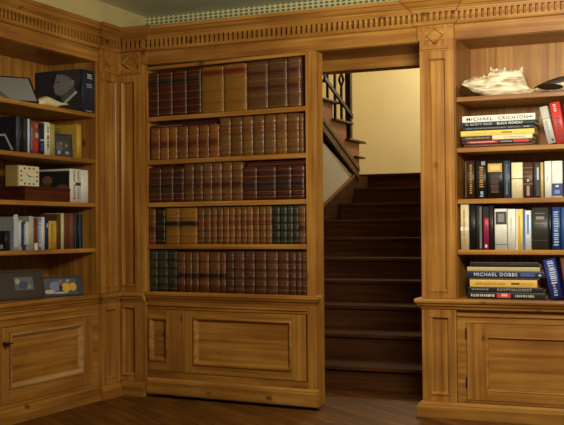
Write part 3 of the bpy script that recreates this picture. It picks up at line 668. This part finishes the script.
# ---- left bookcase, books and ornaments (u runs along the shelf)
z = 2.1902
w = .165
bk = upright_book(LEFT, -.467, -.302, z, .322, (44, 48, 60), 'tall dark book showing a black-and-white profile portrait of a man on its cover', w0=.006, depth=.43, bulge=.004,
                  marks=[(.3, .75, .80, .93, (190, 192, 196))], bands=[(.3, .75, .64, .67, (150, 152, 158)), (.32, .72, .59, .615, (150, 152, 158)), (.25, .75, .02, .045, (140, 142, 148))])
lettering_cover(bk, [
    ('portrait_background', [(.0, .0), (.985, .0), (.985, 1), (.0, 1)], (40, 46, 58), 0),
    ('portrait_suit', [(.50, .0), (.54, .16), (.62, .22), (.86, .42), (.97, .46), (.97, 0)], (58, 56, 54), 1),
    ('portrait_neck', [(.52, .40), (.60, .24), (.66, .28), (.88, .48), (.80, .62), (.60, .55)], (98, 98, 96), 1),
    ('portrait_face', [(.46, .92), (.425, .80), (.415, .72), (.375, .63), (.405, .585), (.395, .545), (.41, .50), (.42, .45), (.50, .41), (.58, .43), (.68, .50), (.80, .60), (.83, .78), (.72, .90), (.6, .95)], (136, 136, 132), 2),
    ('portrait_hair', [(.45, .93), (.52, .985), (.75, .99), (.93, .97), (.97, .8), (.90, .62), (.83, .58), (.80, .74), (.70, .84), (.58, .90), (.50, .90)], (66, 64, 64), 3),
    ('portrait_ear', [(.77, .74), (.81, .76), (.83, .68), (.79, .60), (.76, .64)], (150, 150, 146), 4),
    ('portrait_eye', [(.455, .735), (.52, .75), (.53, .72), (.46, .71)], (60, 58, 58), 3),
    ('portrait_collar', [(.60, .22), (.64, .29), (.86, .49), (.90, .46), (.66, .22)], (206, 206, 200), 4)], .1648, .43, .322)
# second shelf from the top
z = 1.8382
nb = upright_book(LEFT, -1.228, -1.188, z, .242, (72, 76, 84), 'grey-spined picture book with a navy cover at the left of the second shelf', w0=.02, depth=.42)
lettering_cover(nb, [('cover_sheet', [(0, 0), (.995, 0), (.995, 1), (0, 1)], (30, 36, 52), 0),
    ('cover_photo', [(.0, .02), (.62, .02), (.55, .3), (.40, .62), (.2, .80), (0, .86)], (70, 60, 46), 1), ('cover_photo_light', [(.1, .3), (.45, .3), (.38, .55), (.2, .66)], (120, 100, 72), 2),
    ('cover_line', [(.58, .52), (.78, .52), (.82, .40), (.94, .05), (.90, .05), (.76, .46), (.58, .47)], (214, 214, 206), 2)], .0388, .42, .242)
T2 = [(-1.186, -1.146, .242, (26, 26, 28), 'black book right of the navy picture book', {}), (-1.144, -1.104, .238, (48, 50, 52), 'dark grey book left of the thin white one', {}),
      (-1.102, -1.081, .236, (216, 214, 204), 'thin white book between dark grey and blue ones', {}), (-1.079, -1.049, .226, (70, 86, 130), 'blue and grey book left of the orange spine', dict(marks=[(.3, .7, .1, .8, (170, 170, 160))])),
      (-1.046, -.980, .222, (150, 74, 40), 'orange-brown book with red and white patches', dict(bands=[(.2, .85, .08, .42, (196, 48, 34)), (.4, .85, .5, .65, (170, 176, 190)), (.3, .8, .8, .95, (200, 90, 50))])),
      (-.976, -.912, .222, (34, 38, 54), 'navy book between the orange and white spines', dict(bands=[(.2, .95, .42, .47, (190, 190, 180)), (.3, .7, .1, .35, (60, 80, 130))])),
      (-.909, -.842, .232, (236, 230, 206), 'white book with dark vertical lettering on the second shelf', dict(marks=[(.3, .7, .2, .62, (60, 56, 50)), (.35, .65, .68, .9, (140, 130, 110))])),
      (-.838, -.790, .226, (176, 160, 84), 'olive yellow book left of the dark picture frame', {})]
for u0, u1, h, c, lab, k in T2: upright_book(LEFT, u0, u1, z, h, c, lab, w0=.02, **k)
yb = upright_book(LEFT, -.505, -.446, z, .252, (206, 164, 62), 'large yellow book with its cover showing, right end of the second shelf', w0=.03, depth=.33)
lettering_cover(yb, [('cover_patch', [(.20, .72), (.52, .72), (.52, .92), (.2, .92)], (150, 140, 70), 0), ('cover_lines', [(.7, .2), (.95, .2), (.95, .24), (.7, .24)], (160, 120, 40), 0)], .0578, .33, .252)
def picture_frame(unit, u, w, z, fw, fh, rot, tilt, frame_col, label, pic, bw=.012, mount=None, name='picture_frame', cat='picture frame', th=.014):
    """frame standing on its lower edge, facing -y in its own frame, tilted back, with printed patches in fractions of the glass"""
    r = thing(name, label, cat, unit.loc(u, w, z+th*math.sin(tilt)), unit.rz+rot, tilt=-tilt)
    bm = BM(); frame_rect(bm, -fw/2, fw/2, 0, fh, bw, 0, th, bw, bw); box(bm, -fw/2+bw*.5, fw/2-bw*.5, th*.5, th-.001, bw*.5, fh-bw*.5)
    obj('frame', bm, plain('frame_finish', frame_col, .4, .12), r, bevel=.0015)
    a, b = fw-2*bw, fh-2*bw
    bm = BM(); box(bm, -a/2, a/2, th*.30, th*.5, bw, fh-bw); obj('mount', bm, plain('mount_card', mount or (90, 90, 90), .5, .1), r)
    for nm, pts, c, lay in pic:
        bm = BM(); y = th*.30-.0006*(lay+1)
        poly_prism(bm, [(-a/2+s*a, bw+t*b) for s, t in pts], y, y+.0005, 'y'); obj(nm, bm, plain('printed_picture', c, .4, .07, 60), r)
    bm = BM(); poly_prism(bm, [(th, fh*.6), (th, fh*.55), (th+fh*.32, (th+fh*.32)*math.tan(tilt)+.002), (th+fh*.36, (th+fh*.36)*math.tan(tilt)+.002)], -.012, .012, 'x')
    if tilt > .02: 
        s = obj('strut', bm, plain('frame_back', (50, 40, 30), .7), r); 
    else: bm.free()
    return r
def blob(cx, cy, rx, ry, n=10): return [(cx+rx*math.cos(2*PI*i/n), cy+ry*math.sin(2*PI*i/n)) for i in range(n)]
picture_frame(LEFT, -.640, .06, z, .165, .172, -.45, .10, (34, 30, 30), 'small dark framed photograph in front of the yellow book, second shelf',
    [('photo_figures', blob(.35, .45, .22, .25), (96, 84, 78), 0), ('photo_figure', blob(.7, .5, .2, .25), (70, 58, 50), 0), ('photo_highlight', blob(.3, .15, .1, .1), (150, 150, 154), 1), ('photo_highlight', blob(.75, .14, .12, .08), (140, 140, 140), 1), ('photo_highlight', blob(.45, .6, .05, .06), (160, 130, 110), 1), ('photo_highlight', blob(.72, .5, .05, .1), (160, 120, 90), 1)], bw=.010, mount=(44, 46, 54))
bm = BM(); poly_prism(bm, [(-.07, 0), (.03, 0), (.03, .20), (.015, .235), (-.03, .245), (-.06, .225), (-.07, .19)], 0, .02, 'y')
o = obj('ornament', bm, plain('grey_ornament', (88, 88, 94), .5, .35, 40), bevel=.003); o.location = LEFT.loc(-.660, .175, z); o.rotation_euler = (0, 0, H90-.3)
tag(o, 'grey upright ornament rising behind the small dark framed photograph', 'ornament')
# third shelf: wooden box with a clock on it, white books
z = 1.5052
r = thing('wooden_box', 'dark reddish-brown wooden box under the square clock', 'box', LEFT.loc(-.878, .015, z), H90)
bm = BM(); box(bm, -.262, .262, 0, .36, 0, .078); obj('body', bm, wood('red_brown_box_wood', (62, 26, 10), (80, 34, 14), (96, 44, 20), 'x', knots=False), r, bevel=.003)
bm = BM(); box(bm, -.264, .264, -.002, .362, .079, .101); obj('lid', bm, wood('red_brown_lid_wood', (62, 26, 10), (82, 36, 14), (98, 46, 20), 'x', knots=False), r, bevel=.003)
r = thing('clock', 'square cream-faced clock standing on the dark wooden box', 'clock', LEFT.loc(-1.005, .085, z+.1015), H90)
bm = BM(); box(bm, -.118, .118, .006, .115, 0, .148); obj('case', bm, plain('brass_and_pale_wood_case', (196, 168, 96), .45, .1), r, bevel=.003)
bm = BM(); box(bm, -.112, .112, 0, .0055, .005, .143); obj('dial', bm, plain('cream_dial', (226, 214, 176), .5, .05), r, bevel=.001)
bm = BM()
for k in range(12):
    a = 2*PI*k/12; m = max(abs(math.sin(a)), abs(math.cos(a))); cx, cz = math.sin(a)/m*.088, math.cos(a)/m*.054+.074
    box(bm, cx-.008, cx+.008, -.0012, .0, cz-.006, cz+.006)
obj('hour_marks', bm, plain('dial_ink', (70, 54, 36), .5), r)
for (dx, dz, wd) in ((-.050, .026, .0035), (.07, -.006, .003)):
    bm = BM(); L = math.hypot(dx, dz); nx, nz = -dz/L*wd, dx/L*wd
    poly_prism(bm, [(nx-dx*.2, .074+nz-dz*.2), (-nx-dx*.2, .074-nz-dz*.2), (dx, .074+dz)], -.0028, -.0016, 'y'); obj('clock_hand', bm, iron, r)
wbk = upright_book(LEFT, -.606, -.534, z, .248, (236, 230, 212), 'white book with grey lettering whose cover shows a dark painted portrait', w0=.02, depth=.36, marks=[(.5, .8, .1, .55, (110, 100, 90)), (.5, .78, .62, .95, (150, 140, 124))])
lettering_cover(wbk, [('cover_painting', [(.02, .05), (.97, .05), (.97, .94), (.02, .94)], (46, 40, 36), 0), ('painted_face', blob(.42, .66, .13, .14), (140, 96, 70), 1), ('painted_figure', blob(.3, .42, .25, .14), (84, 66, 56), 1), ('painted_figure', blob(.8, .42, .16, .12), (110, 84, 66), 1)], .0708, .36, .248)
upright_book(LEFT, -.533, -.462, z, .248, (228, 220, 198), 'white book with a dark round emblem, middle of the three white ones', w0=.02, depth=.3, marks=[(.15, .5, .1, .45, (140, 128, 110)), (.2, .5, .65, .95, (120, 110, 96))], bands=[(.0, .8, .50, .60, (70, 62, 54))])
upright_book(LEFT, -.461, -.372, z, .246, (236, 232, 220), 'plain white book at the right end of the third shelf', w0=.02, depth=.3)
upright_book(LEFT, -1.40, -1.345, z, .22, (40, 42, 48), 'dark book behind the clock at the left frame edge', w0=.18, depth=.2)
# fourth shelf
z = 1.1602
g = upright_book(LEFT, -1.245, -1.194, z, .246, (196, 196, 190), 'grey and white book with its pale cover showing, left on the fourth shelf', w0=.03, depth=.40, bands=[(0, .9, .1, .9, (190, 196, 206))])
lettering_cover(g, [('cover_sheet', [(0, .0), (.99, .0), (.99, .93), (0, .93)], (170, 172, 172), 0), ('cover_edge', [(0, .94), (1, .94), (1, 1), (0, 1)], (30, 28, 30), 0)], .0498, .40, .246)
n2 = upright_book(LEFT, -1.300, -1.249, z, .135, (28, 32, 46), 'short navy box file with a white label in front of the pale book', w0=.055, depth=.34)
lettering_cover(n2, [('cover_label', [(.40, .10), (.93, .10), (.93, .30), (.40, .30)], (196, 196, 186), 0), ('cover_line', [(.1, .62), (.9, .62), (.9, .66), (.1, .66)], (60, 66, 84), 0)], .0498, .34, .135)
T4L = [(-1.192, -1.150, .205, (206, 206, 200), 'white and blue book beside the grey covered one', dict(bands=[(.6, 1, .1, .95, (44, 56, 110))])), (-1.148, -1.118, .200, (60, 70, 130), 'blue book with white lettering, fourth shelf left', dict(marks=[(.3, .7, .2, .9, (220, 220, 220))])),
       (-1.116, -1.079, .196, (214, 214, 206), 'white book with a grey foot, fourth shelf', dict(bands=[(0, 1, 0, .2, (140, 140, 134))])), (-1.077, -1.023, .236, (186, 180, 160), 'tall pale grey book, fourth shelf', {}),
       (-1.021, -.984, .220, (120, 56, 30), 'rust brown book with a white foot', dict(bands=[(0, 1, 0, .22, (220, 216, 204))])), (-.980, -.938, .226, (120, 134, 170), 'pale blue patterned book right of the rust one', dict(marks=[(.2, .8, .1, .9, (226, 226, 220))])),
       (-.936, -.900, .232, (220, 218, 210), 'off-white book left of the royal blue spine, fourth shelf', {}), (-.894, -.857, .228, (34, 44, 92), 'dark royal blue book left of the yellow one', dict(bands=[(.3, .8, .68, .82, (170, 170, 160))])),
       (-.850, -.756, .205, (206, 164, 62), 'short yellow book on the fourth shelf', dict(marks=[(.2, .5, .1, .9, (170, 130, 50))])), (-.752, -.708, .256, (96, 66, 36), 'tall brown book right of the yellow one', {}),
       (-.704, -.672, .262, (216, 204, 150), 'thin cream strip-spined book among brown ones', {}), (-.668, -.600, .262, (106, 62, 34), 'tall brown book right of the thin cream one', {}),
       (-.597, -.546, .262, (120, 74, 56), 'tall reddish-brown book left of the black pair', {}), (-.543, -.490, .258, (30, 32, 34), 'black book with grey edge near the right end, fourth shelf', dict(bands=[(.1, .25, 0, 1, (80, 86, 90))])),
       (-.488, -.434, .256, (26, 36, 52), 'dark blue-black book at the right end of the fourth shelf', dict(bands=[(.2, .32, 0, 1, (90, 104, 120))]))]
for u0, u1, h, c, lab, k in T4L: upright_book(LEFT, u0, u1, z, h, c, lab, w0=.03, **k)
# ledge: frames
z = .8105
picture_frame(LEFT, -1.015, .13, z, .36, .215, -.40, .28, (52, 34, 18), 'dark brown picture frame with a small photo on the left ledge',
    [('photo', [(.34, .26), (.80, .26), (.80, .80), (.34, .80)], (96, 100, 106), 0), ('photo_figures', blob(.55, .46, .12, .16), (60, 70, 96), 1), ('photo_light', blob(.42, .62, .06, .12), (170, 168, 160), 1), ('photo_light', blob(.68, .4, .07, .10), (150, 130, 110), 1)], bw=.02, mount=(56, 38, 20))
picture_frame(LEFT, -.625, .07, z, .33, .150, -.45, .30, (52, 58, 66), 'glass-edged frame with a colourful family photo on the left ledge',
    [('photo', [(.02, .05), (.88, .05), (.88, .92), (.02, .92)], (84, 80, 84), 0), ('photo_yellow', blob(.60, .42, .13, .26), (214, 172, 50), 1), ('photo_yellow', blob(.78, .44, .10, .24), (206, 164, 48), 2), ('photo_blue', blob(.32, .5, .14, .28), (120, 134, 160), 1), ('photo_white', blob(.16, .2, .14, .12), (190, 176, 168), 2), ('photo_white', blob(.45, .12, .2, .05), (196, 180, 170), 2), ('photo_head', blob(.46, .76, .06, .1), (170, 100, 80), 3), ('photo_head', blob(.66, .78, .05, .09), (180, 150, 130), 3), ('photo_dark', blob(.46, .4, .05, .2), (40, 36, 44), 3)], bw=.008, mount=(50, 54, 64))
# top shelf: silver picture frame and pale shell
z = 2.1902
picture_frame(LEFT, -1.135, .10, z, .34, .31, -.62, .85, (40, 34, 30), 'large dark-edged frame with a pale grey picture lying back on the top left shelf',
    [('picture', [(.0, .0), (1, .0), (1, 1), (0, 1)], (158, 158, 150), 0), ('picture_shade', [(.0, .55), (.3, .0), (.42, .0), (.05, .8), (0, .85)], (120, 112, 98), 1), ('picture_light', [(.0, .0), (.25, .0), (.0, .45)], (206, 196, 176), 1)], bw=.012, mount=(150, 150, 146))
def small_shell():
    r = thing('sea_shell', 'small pale cream shell lying in front of the portrait book', 'shell', LEFT.loc(-.80, .035, z), H90-.1)
    bm = BM(); rings = []; n = 16
    prof = [(-.19, .003, .012), (-.16, .022, .022), (-.12, .034, .030), (-.07, .036, .038), (-.02, .030, .036), (.03, .026, .032), (.08, .014, .036), (.13, .008, .040), (.17, .003, .042)]
    for k, (x, rr, zc) in enumerate(prof):
        rings.append([bm.verts.new((x, math.cos(2*PI*i/n)*rr*1.1*(1+.12*math.sin(3*i+k)), max(.0005, zc-.006+math.sin(2*PI*i/n)*rr*(1+.15*math.sin(5*i+2*k))))) for i in range(n)])
    for a, b in zip(rings, rings[1:]):
        for i in range(n): bm.faces.new((a[i], a[(i+1) % n], b[(i+1) % n], b[i]))
    bm.faces.new(rings[0]); bm.faces.new(rings[-1][::-1])
    zm = min(v.co.z for v in bm.verts)
    for v in bm.verts: v.co.z -= zm
    obj('shell_body', bm, plain('pale_shell', (222, 204, 150), .55, .25, 30), r, smooth=True)
small_shell()

# ------------------------------------------------------------------ staircase behind the opening
CX = -4.343; SR = -2.0; RISE = .2; RUN = .534; Y1 = .791
bm = BM(); box(bm, CX-1.3, SR+.1, 7.2, 7.32, 0, 5.0); tag(struct('wall_stair_far', bm, cream_wall, 'cream wall at the head of the stairs'))
bm = BM(); box(bm, SR+.02, SR+.12, .60, 7.2, 0, 5.0); struct('wall_stair_right', bm, cream_wall)
bm = BM()
poly_prism(bm, [(.60, 0), (5.60, 0), (5.60, 1.96), (5.08, 1.96), (3.9, 2.36), (.62, 3.7), (.60, 3.7)], CX-.10, CX, 'x'); struct('wall_stair_left', bm, grey_wall, 'grey plaster wall beside the stairs')
bm = BM(); box(bm, CX-1.4, CX-1.3, .60, 7.3, 0, 5.0); struct('wall_stair_outer', bm, cream_wall)
bm = BM(); box(bm, CX-1.4, SR+.12, .60, 7.32, 5.0, 5.08); struct('ceiling_stair', bm, cream_wall)
bm = BM(); box(bm, CX-1.4, SR+.12, .60, .70, 2.60, 5.0); struct('wall_stair_front', bm, cream_wall)
st = thing('staircase', 'dark wooden flight of stairs rising behind the bookcase door opening', 'stairs', (0, 0, 0))
for i in range(10):
    y = Y1+i*RUN; zt = RISE*(i+1); last = i == 9
    x0 = CX-1.28 if last else CX+.002
    bm = BM(); box(bm, x0, SR+.018, y, (7.198 if last else y+RUN+.03), zt-.032, zt); obj('tread' if not last else 'landing', bm, stair_wood, st, bevel=.006)
    bm = BM(); box(bm, CX+.002, SR+.018, y+.03, y+.05, zt-RISE, zt-.032); obj('riser', bm, stair_wood, st)
bm = BM(); box(bm, CX-1.28, CX-.105, 4.95, Y1+9*RUN-.002, 1.968, 2.0); obj('landing', bm, stair_wood, st)
bm = BM()
poly_prism(bm, [(.80, 0), (.80, .36), (5.07, 1.965), (5.59, 1.965), (5.59, 1.60), (1.2, .001)], CX+.001, CX+.022, 'x'); obj('skirting', bm, stair_skirt, st)
bm = BM(); poly_prism(bm, [(.80, .34), (.80, .37), (5.07, 1.975), (5.07, 1.945)], CX+.022, CX+.034, 'x'); obj('skirting_moulding', bm, stair_side, st)
s2 = thing('upper_staircase', 'upper flight of stairs doubling back to the left above the grey wall', 'stairs', (0, 0, 0))
ry = [5.29, 4.83, 4.37, 3.91, 3.45, 2.99]
for k in range(6):
    zt = 2.4+.2*k; y = ry[k]
    bm = BM(); box(bm, CX-1.2, CX+.075, y-.50, y+.10, zt-.028, zt); obj('tread', bm, stair_dark, s2, bevel=.008)
    bm = BM(); box(bm, CX-1.2, CX-.03, y-.02, y, zt-(.4 if k == 0 else .2)+.0005, zt-.028); obj('riser', bm, stair_wood, s2)
bm = BM(); box(bm, CX-1.2, CX+.06, 5.10, 5.40, 2.182, 2.205); obj('tread', bm, stair_dark, s2, bevel=.006)
bm = BM()
pts = [(5.29, 2.02), (5.29, 2.37)]
for k in range(1, 6): pts += [(ry[k], 2.372+.2*(k-1)), (ry[k], 2.372+.2*k)]
pts += [(2.6, 3.372), (2.6, 3.08), (5.20, 2.005)]
poly_prism(bm, pts, CX-.03, CX+.012, 'x'); obj('stringer', bm, stair_side, s2)
bm = BM()
for d, a, b in ((.045, 0, .05), (.034, .05, .11), (.042, .11, .155)):
    poly_prism(bm, [(5.22, 2.065-a), (2.6, 3.155-a), (2.6, 3.155-b), (5.22-.0, 2.065-b)] , CX+.001 if 1 else 0, CX+d, 'x')
obj('string_moulding', bm, stair_dark, s2)
rl = thing('stair_railing', 'dark iron balusters and square post rising from the upper stairs', 'railing', (CX+.0, 4.955, 2.4))
bm = BM(); box(bm, -.035, .035, -.035, .035, .001, 1.15); obj('post', bm, iron, rl)
for px_y, zz, diamond in ((4.70, 2.6, True), (4.485, 2.6, False), (4.24, 2.8, False), (4.03, 2.8, False)):
    yy = px_y-4.955; zb = zz-2.4; top = 1.15+(4.955-px_y)*.43
    bm = BM()
    if diamond:
        zc = 3.10-2.4
        box(bm, -.014, .014, yy-.014, yy+.014, zb+.001, zc-.09); box(bm, -.014, .014, yy-.014, yy+.014, zc+.09, top)
        for sx in (-1, 1):
            tube(bm, (0, yy, zc-.095), (0+sx*.035, yy, zc), .010, 6); tube(bm, (0+sx*.035, yy, zc), (0, yy, zc+.095), .010, 6)
            tube(bm, (0, yy, zc-.095), (0, yy+sx*.05, zc), .010, 6); tube(bm, (0, yy+sx*.05, zc), (0, yy, zc+.095), .010, 6)
    else: box(bm, -.014, .014, yy-.014, yy+.014, zb+.001, top)
    obj('baluster', bm, iron, rl)
bm = BM(); poly_prism(bm, [(-.13, .235), (-.13, .285), (-1.05, .64), (-1.05, .59)], .08, .105, 'x'); obj('lower_rail', bm, iron, rl)
bm = BM(); poly_prism(bm, [(.04, 1.13), (.04, 1.19), (-1.05, 1.66), (-1.05, 1.60)], -.03, .03, 'x'); obj('handrail', bm, stair_dark, rl)

# ------------------------------------------------------------------ light
def area(name, loc, target, size, power, col, size_y=None):
    l = bpy.data.lights.new(name, 'AREA'); l.energy = power; l.size = size; l.color = col
    if size_y: l.shape = 'RECTANGLE'; l.size_y = size_y
    o = bpy.data.objects.new(name, l); C.objects.link(o); o.location = loc
    o.rotation_euler = (Vector(target)-Vector(loc)).to_track_quat('-Z', 'Y').to_euler()
    return o
area('key_light', (-.85, -2.55, 2.42), (-1.7, 0, 2.2), .6, 70, (1, .95, .82), .5)  # key light added in mid-room, placed for falloff to the left and downward
def point(name, loc, power, r, col):
    l = bpy.data.lights.new(name, 'POINT'); l.energy = power; l.shadow_soft_size = r; l.color = col
    o = bpy.data.objects.new(name, l); C.objects.link(o); o.location = loc
point('stair_lamp_light', (-3.2, 5.9, 3.9), 88, .15, (1, .95, .84))
point('ceiling_fill_light', (-1.9, -1.9, 2.50), 17, .12, (1, .94, .80))  # unseen fill light added to brighten the ceiling
w = bpy.data.worlds.new('world'); bpy.context.scene.world = w; w.use_nodes = True
w.node_tree.nodes['Background'].inputs[0].default_value = (1, .90, .74, 1)
w.node_tree.nodes['Background'].inputs[1].default_value = .17

# ------------------------------------------------------------------ camera
cam = bpy.data.cameras.new('camera'); co = bpy.data.objects.new('camera', cam); C.objects.link(co)
R0 = (0.9142089530663113, 0.40517656829774384, -0.007344292740812493)
R1 = (-0.01377617240350604, 0.012960574926701971, -0.9998211042839006)
R2 = (-0.40500889768906057, 0.9141465812439672, 0.01743045589360835)
co.matrix_world = Matrix(((R0[0], -R1[0], -R2[0], 0), (R0[1], -R1[1], -R2[1], -6.9), (R0[2], -R1[2], -R2[2], 1.285), (0, 0, 0, 1)))
cam.sensor_width = 36; cam.lens = 1025.1767*36/564; cam.clip_end = 60
sc = bpy.context.scene; sc.camera = co
sc.view_settings.view_transform = 'Standard'; sc.view_settings.look = 'None'
sc.view_settings.gamma = 1; sc.view_settings.exposure = .12; sc.view_settings.use_curve_mapping = False
